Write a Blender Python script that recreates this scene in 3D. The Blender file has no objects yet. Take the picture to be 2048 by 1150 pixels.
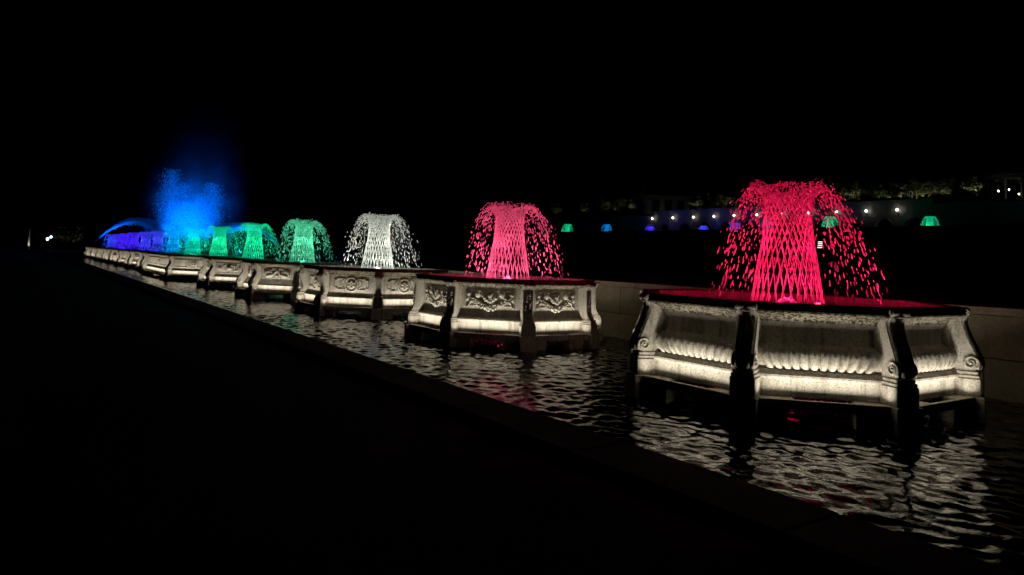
import bpy, math, random
import numpy as np
from mathutils import Matrix, Vector

# ------------------------------------------------------------------ camera
SC = bpy.context.scene
COL = SC.collection
R = math.radians
pi = math.pi
EYE = 1.9248
F_PX, CY = 1430.0, 409.0
FWD = Vector((0.56286634, 0.82294181, 0.07712497))
RGT = Vector((0.82316008, -0.56655327, 0.03774753))
UPV = Vector((-0.07475943, -0.04223938, 0.99630661))
cam = bpy.data.cameras.new('camera')
cam.sensor_width = 36.0
cam.lens = F_PX / 2048 * 36
cam.shift_y = -(575 - CY) / 2048
cam.clip_start = 0.05
cam.clip_end = 3000
camo = bpy.data.objects.new('camera', cam)
COL.objects.link(camo)
m = Matrix.Identity(4)
for i in range(3):
    m[i][0], m[i][1], m[i][2] = RGT[i], UPV[i], -FWD[i]
m[2][3] = EYE
camo.matrix_world = m
SC.camera = camo

# ------------------------------------------------------------------ night sky
W = bpy.data.worlds.new('World')
SC.world = W
W.use_nodes = True
wn = W.node_tree
bg = wn.nodes['Background']
sky = wn.nodes.new('ShaderNodeTexSky')
sky.sky_type = 'NISHITA'
sky.sun_disc = False
sky.sun_elevation = R(-6)
sky.sun_rotation = R(200)
wn.links.new(sky.outputs[0], bg.inputs[0])
bg.inputs[1].default_value = 0.006

SC.view_settings.view_transform = 'Standard'
SC.view_settings.look = 'None'
SC.view_settings.exposure = 0.0
SC.view_settings.gamma = 1.0
SC.render.engine = 'CYCLES'
cy = SC.cycles
cy.use_denoising = True
cy.denoiser = 'OPENIMAGEDENOISE'
cy.denoising_input_passes = 'RGB_ALBEDO_NORMAL'
cy.denoising_prefilter = 'ACCURATE'
W.cycles.sampling_method = 'NONE'
cy.use_adaptive_sampling = False
cy.max_bounces = 6
cy.diffuse_bounces = 2
cy.glossy_bounces = 3
cy.transmission_bounces = 4
cy.volume_bounces = 0
cy.transparent_max_bounces = 6
cy.caustics_reflective = False
cy.caustics_refractive = False
cy.sample_clamp_indirect = 4.0
cy.use_light_tree = True
cy.volume_step_rate = 2.0

random.seed(11)
RNG = np.random.default_rng(11)

# ------------------------------------------------------------------ helpers
def ray(x, y):
    return FWD + RGT * ((x - 1024) / F_PX) - UPV * ((y - CY) / F_PX)
def on_z(x, y, z):
    d = ray(x, y); t = (z - EYE) / d.z
    return Vector((d.x * t, d.y * t, z))
def at_depth(x, y, Z):
    d = ray(x, y) * Z
    return Vector((d.x, d.y, d.z + EYE))

class MB:
    """collects faces, then builds one mesh"""
    def __init__(s): s.v = []; s.f = []
    def add(s, vs, fs):
        o = len(s.v)
        s.v += [tuple(p) for p in vs]
        s.f += [tuple(i + o for i in q) for q in fs]
        return s
    def box(s, x0, x1, y0, y1, z0, z1):
        vs = [(x, y, z) for z in (z0, z1) for y in (y0, y1) for x in (x0, x1)]
        return s.add(vs, [(0,2,3,1),(4,5,7,6),(0,1,5,4),(2,6,7,3),(0,4,6,2),(1,3,7,5)])
    def bevel_box(s, x0, x1, y0, y1, z0, z1, b):
        # box with chamfered edges
        rings = []
        for z, i in ((z0, b), (z0 + b, 0), (z1 - b, 0), (z1, b)):
            a0, a1, c0, c1 = x0 + i, x1 - i, y0 + i, y1 - i
            k = b
            rings.append([(a0+k,c0,z),(a1-k,c0,z),(a1,c0+k,z),(a1,c1-k,z),(a1-k,c1,z),(a0+k,c1,z),(a0,c1-k,z),(a0,c0+k,z)])
        return s.loft(rings)
    def loft(s, rings, caps=True):
        n = len(rings[0]); vs = [p for r in rings for p in r]; fs = []
        for i in range(len(rings) - 1):
            for j in range(n):
                a, b = i*n + j, i*n + (j+1) % n
                fs.append((a, b, b + n, a + n))
        if caps:
            fs.append(tuple(range(n))[::-1]); fs.append(tuple((len(rings)-1)*n + j for j in range(n)))
        return s.add(vs, fs)
    def ellipsoid(s, c, r, nu=8, nv=5, rot=None):
        vs = []; fs = []
        for i in range(nv + 1):
            t = pi * i / nv
            for j in range(nu):
                p = 2 * pi * j / nu
                q = Vector((r[0]*math.sin(t)*math.cos(p), r[1]*math.sin(t)*math.sin(p), r[2]*math.cos(t)))
                if rot is not None: q = rot @ q
                vs.append((c[0]+q.x, c[1]+q.y, c[2]+q.z))
        for i in range(nv):
            for j in range(nu):
                a, b = i*nu+j, i*nu+(j+1) % nu
                fs.append((a, a+nu, b+nu, b))
        return s.add(vs, fs)
    def tube(s, pts, rad, n=6, closed=False):
        pts = [Vector(p) for p in pts]; N = len(pts); rings = []
        up = Vector((0.13, 0.21, 0.97))
        for i, p in enumerate(pts):
            if closed: t = pts[(i+1) % N] - pts[i-1]
            else: t = pts[min(i+1, N-1)] - pts[max(i-1, 0)]
            t.normalize()
            a = t.cross(up)
            if a.length < 1e-3: a = t.cross(Vector((1, 0, 0)))
            a.normalize(); b = t.cross(a)
            r = rad(i/(N-1)) if callable(rad) else rad
            rings.append([p + (a*math.cos(2*pi*k/n) + b*math.sin(2*pi*k/n))*r for k in range(n)])
        if closed: rings.append(rings[0])
        return s.loft(rings, caps=not closed)
    def lathe(s, prof, n=16, c=(0, 0)):
        rings = [[(c[0]+r*math.cos(2*pi*k/n), c[1]+r*math.sin(2*pi*k/n), z) for k in range(n)] for r, z in prof]
        return s.loft(rings)
    def mesh(s, name, mat, smooth=False):
        me = bpy.data.meshes.new(name)
        me.from_pydata(s.v, [], s.f)
        me.materials.append(mat)
        if smooth: me.polygons.foreach_set('use_smooth', [True]*len(me.polygons))
        me.update()
        return me

def np_mesh(name, V, F, mat, smooth=False):
    """V (n,3) F (m,k) numpy"""
    me = bpy.data.meshes.new(name)
    k = F.shape[1]
    me.vertices.add(len(V)); me.vertices.foreach_set('co', np.ascontiguousarray(V, np.float32).ravel())
    me.loops.add(F.size); me.loops.foreach_set('vertex_index', np.ascontiguousarray(F, np.int32).ravel())
    me.polygons.add(len(F)); me.polygons.foreach_set('loop_start', np.arange(len(F), dtype=np.int32)*k)
    me.update(calc_edges=True)
    if smooth: me.polygons.foreach_set('use_smooth', np.ones(len(F), bool))
    me.materials.append(mat)
    return me

def obj(name, data, parent=None, loc=(0,0,0), rz=0.0, kind=None):
    o = bpy.data.objects.new(name, data)
    COL.objects.link(o)
    o.location = loc
    o.rotation_euler = (0, 0, rz)
    if parent is not None: o.parent = parent
    if kind: o['kind'] = kind
    return o
def tag(o, label, cat, group=None):
    o['label'] = label; o['category'] = cat
    if group: o['group'] = group
    return o
def thing(name, label, cat, loc=(0,0,0), rz=0.0, group=None):
    return tag(obj(name, None, None, loc, rz), label, cat, group)
def light(name, kind, col, power, loc, parent=None, rot=None, **kw):
    l = bpy.data.lights.new(name, kind)
    l.color = col; l.energy = power
    for k, v in kw.items(): setattr(l, k, v)
    o = bpy.data.objects.new(name, l); COL.objects.link(o)
    o.location = loc
    if parent is not None: o.parent = parent
    if rot is not None: o.rotation_euler = rot
    return o

# ------------------------------------------------------------------ materials
def new_mat(name):
    mt = bpy.data.materials.new(name); mt.use_nodes = True
    nt = mt.node_tree
    return mt, nt, nt.nodes['Principled BSDF']
def N(nt, t, **kw):
    n = nt.nodes.new(t)
    for k, v in kw.items():
        if k in n.inputs: n.inputs[k].default_value = v
        else: setattr(n, k, v)
    return n
def ramp(nt, stops):
    r = nt.nodes.new('ShaderNodeValToRGB')
    e = r.color_ramp.elements
    while len(e) < len(stops): e.new(0.5)
    for i, (p, c) in enumerate(stops):
        e[i].position = p; e[i].color = (*c, 1)
    return r
def stone(name, c0, c1, dirt=(0.10, 0.09, 0.07), dirt_amt=0.5, rough=0.85, bump=0.6, scale=1.0):
    mt, nt, b = new_mat(name)
    tc = N(nt, 'ShaderNodeTexCoord'); oi = N(nt, 'ShaderNodeObjectInfo')
    ad = N(nt, 'ShaderNodeVectorMath', operation='ADD')
    nt.links.new(tc.outputs['Object'], ad.inputs[0]); nt.links.new(oi.outputs['Random'], ad.inputs[1])
    n1 = N(nt, 'ShaderNodeTexNoise', Scale=2.6*scale, Detail=6.0, Roughness=0.62)
    n2 = N(nt, 'ShaderNodeTexNoise', Scale=42*scale, Detail=4.0, Roughness=0.7)
    mp = N(nt, 'ShaderNodeMapping'); mp.inputs['Scale'].default_value = (9*scale, 9*scale, 0.9*scale)
    n3 = N(nt, 'ShaderNodeTexNoise', Scale=1.0, Detail=5.0, Roughness=0.65)
    for n in (n1, n2): nt.links.new(ad.outputs[0], n.inputs['Vector'])
    nt.links.new(ad.outputs[0], mp.inputs[0]); nt.links.new(mp.outputs[0], n3.inputs['Vector'])
    r1 = ramp(nt, [(0.3, c0), (0.7, c1)]); nt.links.new(n1.outputs[0], r1.inputs[0])
    # run-off streaks
    r3 = ramp(nt, [(0.48, (0,0,0)), (0.72, (dirt_amt,)*3)]); nt.links.new(n3.outputs[0], r3.inputs[0])
    mx = N(nt, 'ShaderNodeMix', data_type='RGBA')
    nt.links.new(r3.outputs[0], mx.inputs['Factor']); nt.links.new(r1.outputs[0], mx.inputs['A']); mx.inputs['B'].default_value = (*dirt, 1)
    # pits
    r2 = ramp(nt, [(0.36, (0.30,)*3), (0.52, (1,1,1))]); nt.links.new(n2.outputs[0], r2.inputs[0])
    ml = N(nt, 'ShaderNodeMix', data_type='RGBA', blend_type='MULTIPLY'); ml.inputs['Factor'].default_value = 0.75
    nt.links.new(mx.outputs['Result'], ml.inputs['A']); nt.links.new(r2.outputs[0], ml.inputs['B'])
    nt.links.new(ml.outputs['Result'], b.inputs['Base Color'])
    b.inputs['Roughness'].default_value = rough
    b.inputs['Specular IOR Level'].default_value = 0.25
    bp = N(nt, 'ShaderNodeBump', Strength=bump, Distance=0.012)
    nt.links.new(n2.outputs[0], bp.inputs['Height']); nt.links.new(bp.outputs[0], b.inputs['Normal'])
    return mt
def mossy_stone(name):
    """stone with dark moss and lichen clumps growing on it"""
    mt = stone(name, (0.34, 0.30, 0.23), (0.47, 0.42, 0.33), dirt_amt=0.55)
    nt = mt.node_tree; b = nt.nodes['Principled BSDF']
    src = b.inputs['Base Color'].links[0].from_socket
    tc = N(nt, 'ShaderNodeTexCoord')
    n = N(nt, 'ShaderNodeTexNoise', Scale=24.0, Detail=5.0, Roughness=0.7); nt.links.new(tc.outputs['Object'], n.inputs['Vector'])
    r = ramp(nt, [(0.46, (0,0,0)), (0.56, (1,1,1))]); nt.links.new(n.outputs[0], r.inputs[0])
    mx = N(nt, 'ShaderNodeMix', data_type='RGBA')
    nt.links.new(r.outputs[0], mx.inputs['Factor']); nt.links.new(src, mx.inputs['A']); mx.inputs['B'].default_value = (0.035, 0.033, 0.014, 1)
    nt.links.new(mx.outputs['Result'], b.inputs['Base Color'])
    bp = N(nt, 'ShaderNodeBump', Strength=0.9, Distance=0.03); nt.links.new(n.outputs[0], bp.inputs['Height'])
    nt.links.new(bp.outputs[0], b.inputs['Normal'])
    return mt
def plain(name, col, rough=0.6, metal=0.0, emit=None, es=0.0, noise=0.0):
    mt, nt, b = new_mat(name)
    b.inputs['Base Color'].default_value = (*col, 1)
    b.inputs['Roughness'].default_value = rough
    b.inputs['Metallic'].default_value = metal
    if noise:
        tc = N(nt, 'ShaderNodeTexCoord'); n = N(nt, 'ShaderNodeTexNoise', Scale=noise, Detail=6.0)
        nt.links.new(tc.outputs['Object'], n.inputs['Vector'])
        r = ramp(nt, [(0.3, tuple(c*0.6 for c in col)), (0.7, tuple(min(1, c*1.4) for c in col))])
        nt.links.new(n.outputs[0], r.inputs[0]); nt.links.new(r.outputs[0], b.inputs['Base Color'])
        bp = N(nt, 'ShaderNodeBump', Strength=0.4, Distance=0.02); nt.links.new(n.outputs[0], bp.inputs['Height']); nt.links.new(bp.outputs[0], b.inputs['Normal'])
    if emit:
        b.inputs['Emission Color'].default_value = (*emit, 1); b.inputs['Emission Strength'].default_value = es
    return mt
def water_mat(name, bump=0.25, scale=7.0, dist=0.02):
    mt, nt, b = new_mat(name)
    b.inputs['Base Color'].default_value = (0.004, 0.006, 0.006, 1)
    b.inputs['Roughness'].default_value = 0.03
    b.inputs['IOR'].default_value = 1.333
    b.inputs['Specular IOR Level'].default_value = 0.5
    tc = N(nt, 'ShaderNodeTexCoord')
    n1 = N(nt, 'ShaderNodeTexNoise', Scale=scale, Detail=3.0, Roughness=0.55, Distortion=0.6)
    nt.links.new(tc.outputs['Object'], n1.inputs['Vector'])
    bp = N(nt, 'ShaderNodeBump', Strength=bump, Distance=dist)
    nt.links.new(n1.outputs[0], bp.inputs['Height']); nt.links.new(bp.outputs[0], b.inputs['Normal'])
    return mt
def spray_mat(name, col=(0.8, 0.82, 0.82)):
    """aerated water: scatters the lamp light on both sides, with a wet gloss"""
    mt, nt, b = new_mat(name)
    out = nt.nodes['Material Output']
    d = N(nt, 'ShaderNodeBsdfDiffuse'); d.inputs[0].default_value = (*col, 1)
    t = N(nt, 'ShaderNodeBsdfTranslucent'); t.inputs[0].default_value = (*col, 1)
    g = N(nt, 'ShaderNodeBsdfGlossy', Roughness=0.12)
    m1 = N(nt, 'ShaderNodeMixShader'); m1.inputs[0].default_value = 0.5
    m2 = N(nt, 'ShaderNodeMixShader'); m2.inputs[0].default_value = 0.10
    nt.links.new(d.outputs[0], m1.inputs[1]); nt.links.new(t.outputs[0], m1.inputs[2])
    nt.links.new(m1.outputs[0], m2.inputs[1]); nt.links.new(g.outputs[0], m2.inputs[2])
    nt.links.new(m2.outputs[0], out.inputs['Surface'])
    nt.nodes.remove(b)
    return mt

M_STONE = stone('limestone', (0.50, 0.46, 0.39), (0.66, 0.62, 0.54), dirt_amt=0.65)
M_MOSS = mossy_stone('mossy_limestone')
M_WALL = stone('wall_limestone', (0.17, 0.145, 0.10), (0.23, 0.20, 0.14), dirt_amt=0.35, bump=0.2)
M_TUB = stone('wet_basin_stone', (0.28, 0.27, 0.25), (0.40, 0.38, 0.36), rough=0.5, dirt_amt=0.3)
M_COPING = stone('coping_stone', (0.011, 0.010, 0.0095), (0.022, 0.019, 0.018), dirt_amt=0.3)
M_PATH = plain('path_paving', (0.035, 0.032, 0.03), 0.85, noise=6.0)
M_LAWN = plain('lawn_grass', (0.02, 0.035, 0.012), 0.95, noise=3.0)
M_WATER = water_mat('canal_water', 0.3, 9.0, 0.02)
M_POOL = water_mat('basin_water', 0.5, 5.0, 0.03)
M_SPRAY = spray_mat('aerated_water')
M_METAL = plain('dark_bronze', (0.03, 0.028, 0.025), 0.45, 0.8)
M_LAMP = plain('lamp_globe', (0.9, 0.9, 0.9), 0.4, emit=(1.0, 0.93, 0.82), es=14.0)
M_LAMPB = plain('cool_lamp_globe', (0.9, 0.9, 0.9), 0.4, emit=(0.75, 0.9, 1.0), es=8.0)
M_LAMPS = plain('step_lamp', (0.9, 0.9, 0.9), 0.4, emit=(1.0, 0.95, 0.85), es=2.2)
M_LEAF = plain('leaves', (0.07, 0.10, 0.035), 0.6)
M_BARK = plain('bark', (0.10, 0.075, 0.05), 0.9, noise=14.0)
M_TERR = stone('terrace_stone', (0.13, 0.12, 0.10), (0.20, 0.185, 0.16), scale=0.4)
M_ROOF = plain('roof_slate', (0.09, 0.09, 0.095), 0.7, noise=2.0)
M_GLASS = plain('dark_glass', (0.01, 0.012, 0.014), 0.1)

# ------------------------------------------------------------------ setting
ROW_X, ROW_Y, ROW_S = 9.94, 6.823, 7.7786        # axis of the basin row
Z_LEDGE, Z_RIM, Z_APEX, Z_POOL = 0.325, 1.506, 3.234, 1.40
WALL_X, WALL_TOP, EDGE_X, EDGE_Z, CANAL_END = 13.02, 1.455, 4.287, 0.45, 124.0

def canal_water():
    xs = np.arange(EDGE_X - 0.05, WALL_X + 0.1, 0.04)
    ys = np.concatenate([np.arange(0.5, 22, 0.04), np.arange(22, 60, 0.09), np.arange(60, CANAL_END + 0.2, 0.5)])
    ys = np.concatenate([np.array([-8, -4, -1.0]), ys])
    X, Y = np.meshgrid(xs, ys, indexing='ij')
    Z = np.zeros_like(X)
    for i in range(40):
        lam = RNG.uniform(0.13, 0.44); th = RNG.uniform(0, 2*pi); ph = RNG.uniform(0, 2*pi)
        A = 0.034 * lam / (2*pi) * RNG.uniform(0.6, 1.4)
        # slow drift of the phase breaks up the crests
        Z += A*np.sin(2*pi/lam*(X*math.cos(th) + Y*math.sin(th)) + ph + 1.6*np.sin(X*RNG.uniform(.3, 1.1) + Y*RNG.uniform(.3, 1.1) + ph))
    for n in range(5):                            # rings spreading from under each basin
        cx, cyy = ROW_X, ROW_Y + n*ROW_S
        r = np.hypot(X - cx, Y - cyy)
        Z += 0.0030*np.exp(-np.maximum(r - 1.8, 0)/2.2)*np.sin(2*pi*r/0.30 + 1.3*np.sin(3*np.arctan2(Y - cyy, X - cx)))
    fade = np.where(Y < 22, 1.0, np.where(Y < 60, 0.8, 0.0))
    Z *= fade
    nx, ny = X.shape
    V = np.stack([X, Y, Z], -1).reshape(-1, 3)
    i, j = np.meshgrid(np.arange(nx - 1), np.arange(ny - 1), indexing='ij')
    a = (i*ny + j).ravel()
    F = np.stack([a, a + ny, a + ny + 1, a + 1], 1)
    obj('water', np_mesh('water', V, F, M_WATER, True), kind='structure')
canal_water()
obj('canal_bed', MB().box(EDGE_X - 0.4, WALL_X + 0.4, -10, CANAL_END + 0.3, -0.75, -0.6).mesh('canal_bed', M_COPING), kind='structure')

# path on the near side, paving beyond the canal's end, lawn on the far side
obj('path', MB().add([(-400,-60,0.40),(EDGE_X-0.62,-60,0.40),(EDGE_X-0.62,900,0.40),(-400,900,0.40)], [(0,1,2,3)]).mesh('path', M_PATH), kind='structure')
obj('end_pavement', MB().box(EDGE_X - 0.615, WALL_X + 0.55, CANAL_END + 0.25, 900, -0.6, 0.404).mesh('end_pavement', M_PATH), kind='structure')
def lawn():
    xs = np.concatenate([np.array([WALL_X + 0.55]), np.arange(16, 112, 4.0), np.array([112.3])]); ys = np.arange(-60, 901, 20.0)
    X, Y = np.meshgrid(xs, ys, indexing='ij')
    t = np.clip((X - 38)/52, 0, 1); Z = 1.36 + 6.4*(t*t*(3 - 2*t))
    nx, ny = X.shape
    V = np.stack([X, Y, Z], -1).reshape(-1, 3)
    i, j = np.meshgrid(np.arange(nx - 1), np.arange(ny - 1), indexing='ij'); a = (i*ny + j).ravel()
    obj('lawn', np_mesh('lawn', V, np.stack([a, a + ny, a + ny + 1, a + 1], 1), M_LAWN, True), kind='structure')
lawn()
obj('upper_terrace', MB().box(112.9, 900, -60, 900, 7.0, 13.0).mesh('upper_terrace', M_LAWN), kind='structure')

def block_mesh(name, L, D, H, mat, b=0.008):
    return MB().bevel_box(-L/2, L/2, -D/2, D/2, 0, H, b).mesh(name, mat)
# retaining wall across the canal: two courses and a coping, block by block
wall = thing('retaining_wall', 'long pale limestone wall with coping on the far side of the canal', 'wall', (WALL_X, 0, 0))
BL = 1.9
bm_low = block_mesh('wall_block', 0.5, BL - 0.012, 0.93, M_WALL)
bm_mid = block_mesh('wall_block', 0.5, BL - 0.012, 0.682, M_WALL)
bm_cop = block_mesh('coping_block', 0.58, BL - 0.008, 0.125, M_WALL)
y = -5.13
k = 0
far_b = MB()
while y < CANAL_END:
    # lower course carries a joint at y = 4.97
    for me, dy, z, nm, D, H in ((bm_low, 0, -0.30, 'wall_block', 0.5, 0.93), (bm_mid, BL/2, 0.642, 'wall_block', 0.5, 0.682), (bm_cop, 0.35, 1.332, 'coping_block', 0.58, 0.125)):
        jit = random.uniform(-0.004, 0.004)
        if y < 48:
            obj(nm, me, wall, (0.25 + jit + (0 if D < 0.55 else -0.012), y + dy, z))
        else:
            x0 = WALL_X*0 + 0.0 + jit
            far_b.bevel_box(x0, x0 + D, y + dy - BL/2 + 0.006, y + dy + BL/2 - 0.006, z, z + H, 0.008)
    y += BL; k += 1
obj('far_blocks', far_b.mesh('far_blocks', M_WALL), wall, kind='stuff')
# mortar core behind the joints
obj('wall_core', MB().box(0.03, 0.48, -6, CANAL_END, -0.6, 1.42).mesh('wall_core', M_COPING), wall)

# near coping along the canal
kerb = thing('canal_coping', 'dark stone coping along the near edge of the canal', 'coping', (EDGE_X, 0, 0))
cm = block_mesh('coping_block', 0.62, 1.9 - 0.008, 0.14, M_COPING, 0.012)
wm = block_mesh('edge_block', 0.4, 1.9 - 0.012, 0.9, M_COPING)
y = -6.0
fb = MB()
while y < CANAL_END:
    if y < 60:
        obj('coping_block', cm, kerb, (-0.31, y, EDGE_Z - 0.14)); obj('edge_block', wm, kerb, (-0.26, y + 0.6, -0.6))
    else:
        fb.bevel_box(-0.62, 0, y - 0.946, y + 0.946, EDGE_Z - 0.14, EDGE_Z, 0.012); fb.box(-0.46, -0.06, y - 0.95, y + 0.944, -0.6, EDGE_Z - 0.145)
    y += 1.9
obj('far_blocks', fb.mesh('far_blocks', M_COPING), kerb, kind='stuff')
ew = thing('canal_end_wall', 'low dark wall closing the far end of the canal', 'wall', ((EDGE_X + WALL_X)/2, CANAL_END + 0.1, 0))
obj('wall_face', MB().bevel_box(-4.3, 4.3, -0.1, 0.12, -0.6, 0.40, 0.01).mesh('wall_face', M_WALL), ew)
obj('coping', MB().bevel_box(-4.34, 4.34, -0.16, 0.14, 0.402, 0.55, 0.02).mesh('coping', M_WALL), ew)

# ------------------------------------------------------------------ basins
def poly_offset(verts, o):
    n = len(verts); out = []
    for i in range(n):
        p0, p1, p2 = Vector(verts[i-1]), Vector(verts[i]), Vector(verts[(i+1) % n])
        t0 = (p1 - p0).normalized(); t1 = (p2 - p1).normalized()
        n0 = Vector((t0.y, -t0.x)); n1 = Vector((t1.y, -t1.x))
        b = n0 + n1; b = b / b.length_squared * 2
        out.append((p1.x + b.x*o, p1.y + b.y*o))
    return out
def ring_sweep(verts, prof, cap_top=False):
    """sweeps a profile (offset, z) round the polygon"""
    mb = MB()
    rings = [[(x, y, z) for x, y in poly_offset(verts, o)] for o, z in prof]
    mb.loft(rings, caps=False)
    return mb

PANEL_PROF = {
 'gadroon': [(-.22,.327),(-.22,.545),(-.19,.55),(-.185,.575),(-.19,.60),(-.25,.655),(-.245,.67),(-.212,.70),(-.192,.745),(-.186,.80),(-.19,.855),(-.206,.905),(-.25,.943),(-.335,.962),(-.368,.985),(-.38,1.05),(-.382,1.13),(-.37,1.20),(-.34,1.26),(-.285,1.315),(-.225,1.35),(-.19,1.372)],
 'garland': [(-.20,.327),(-.20,.56),(-.175,.565),(-.17,.60),(-.18,.622),(-.26,.64),(-.30,.66),(-.305,.70),(-.305,1.30),(-.28,1.325),(-.25,1.345),(-.20,1.36),(-.19,1.372)],
 'rosette': [(-.20,.327),(-.20,.545),(-.182,.55),(-.182,.588),(-.235,.592),(-.235,.632),(-.262,.637),(-.262,.68),(-.28,.69),(-.28,1.27),(-.25,1.275),(-.25,1.31),(-.21,1.33),(-.19,1.372)],
 'wings': [(-.20,.327),(-.20,.53),(-.18,.535),(-.18,.56),(-.20,.575),(-.26,.68),(-.315,.77),(-.34,.82),(-.34,1.28),(-.30,1.30),(-.27,1.32),(-.21,1.34),(-.19,1.372)],
 'flowers': [(-.20,.327),(-.20,.53),(-.18,.535),(-.18,.57),(-.27,.66),(-.275,.70),(-.275,.715),(-.295,.72),(-.295,1.26),(-.275,1.265),(-.27,1.30),(-.21,1.335),(-.19,1.372)],
}
PANEL_PROF['framed'] = PANEL_PROF['rosette']
BELLY = PANEL_PROF['gadroon']
PANEL_PROF['gadroon'] = [(o - .045, z) if .66 < z < .96 else (o, z) for o, z in BELLY]

def panel_mesh(style, w, cove=False):
    prof = PANEL_PROF[style]
    cut = next(i for i, p in enumerate(prof) if p[1] > 1.24)
    prof = prof[cut:] if cove else prof[:cut + 1]
    mb = MB()
    nx = 2
    rows = [[(-w/2 + w*i/(nx-1), o, z) for i in range(nx)] for o, z in prof]
    vs = [p for r in rows for p in r]; fs = []
    for i in range(len(rows) - 1):
        fs.append((i*2 + 1, i*2, i*2 + 2, i*2 + 3))
    mb.add(vs, fs)
    return mb

def prof_at(style, z):
    p = BELLY if style == 'belly' else PANEL_PROF[style]
    for (o0, z0), (o1, z1) in zip(p, p[1:]):
        if z0 <= z <= z1 and z1 > z0: return o0 + (o1 - o0)*(z - z0)/(z1 - z0)
    return p[-1][0]

def gadroon_meshes(w):
    """twelve bellied lobes, leaning in towards the middle of the panel"""
    out = []
    n = 12; half = w/2 - 0.02
    for k in range(n):
        f0, f1 = -1 + 2*k/n, -1 + 2*(k+1)/n
        mb = MB(); rows = []
        for zi in range(9):
            t = zi/8; z = 0.672 + (0.955 - 0.672)*t
            sq = 0.84 + 0.16*math.sin(t*pi/2)            # narrower below
            a, b = f0*half*sq, f1*half*sq
            row = []
            for xi in range(7):
                s = xi/6
                bul = -.05 + math.sin(pi*s)**0.45*0.066
                o = prof_at('belly', min(z, .955)) - (.03 if zi == 8 else 0)
                row.append((a + .006 + (b - a - .012)*s, o + bul, z - 0.02*(abs(2*s - 1))**2*t))
            rows.append(row)
        vs = [p for r in rows for p in r]; fs = [(i*7+j+1, i*7+j, i*7+7+j, i*7+8+j) for i in range(8) for j in range(6)]
        mb.add(vs, fs)
        out.append(mb.mesh('gadroon', M_STONE, True))
    return out

def frame_strip(mb, pts, o, wd=0.03, th=0.02):
    """raised flat moulding along a closed outline in the panel plane"""
    n = len(pts)
    for i in range(n):
        (x0, z0), (x1, z1) = pts[i], pts[(i+1) % n]
        L = math.hypot(x1-x0, z1-z0); tx, tz = (x1-x0)/L, (z1-z0)/L; nx_, nz_ = -tz, tx
        h = wd/2
        e = h*0.6
        a = [(x0 - tx*e + nx_*h, z0 - tz*e + nz_*h), (x1 + tx*e + nx_*h, z1 + tz*e + nz_*h), (x1 + tx*e - nx_*h, z1 + tz*e - nz_*h), (x0 - tx*e - nx_*h, z0 - tz*e - nz_*h)]
        j = 0.0007*i
        r0 = [(p[0], o - 0.02, p[1]) for p in a]; r1 = [(p[0], o + th*0.6 + j, p[1]) for p in a]
        c = (sum(p[0] for p in a)/4, sum(p[1] for p in a)/4)
        r2 = [(p[0] - nx_*h*0.35*(1 if q < 2 else -1), o + th + j, p[1] - nz_*h*0.35*(1 if q < 2 else -1)) for q, p in enumerate(a)]
        mb.loft([r0, r1, r2])
def rosette(mb, x, z, o, r):
    mb.tube([(x + r*math.cos(2*pi*k/28), o + 0.012, z + r*math.sin(2*pi*k/28)) for k in range(28)], r*0.10, 6, True)
    mb.tube([(x + r*0.8*math.cos(2*pi*k/24), o + 0.006, z + r*0.8*math.sin(2*pi*k/24)) for k in range(24)], r*0.05, 5, True)
    for k in range(6):
        a = 2*pi*k/6 + pi/6
        rot = Matrix.Rotation(-a, 3, 'Y')
        mb.ellipsoid((x + r*0.42*math.cos(a), o + 0.012, z + r*0.42*math.sin(a)), (r*0.30, r*0.22, r*0.22), 8, 5, rot)
        mb.ellipsoid((x + r*0.56*math.cos(a + pi/6), o + 0.004, z + r*0.56*math.sin(a + pi/6)), (r*0.14, r*0.12, r*0.14), 6, 4)
    mb.ellipsoid((x, o + 0.02, z), (r*0.16, r*0.22, r*0.16), 8, 5)

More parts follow.
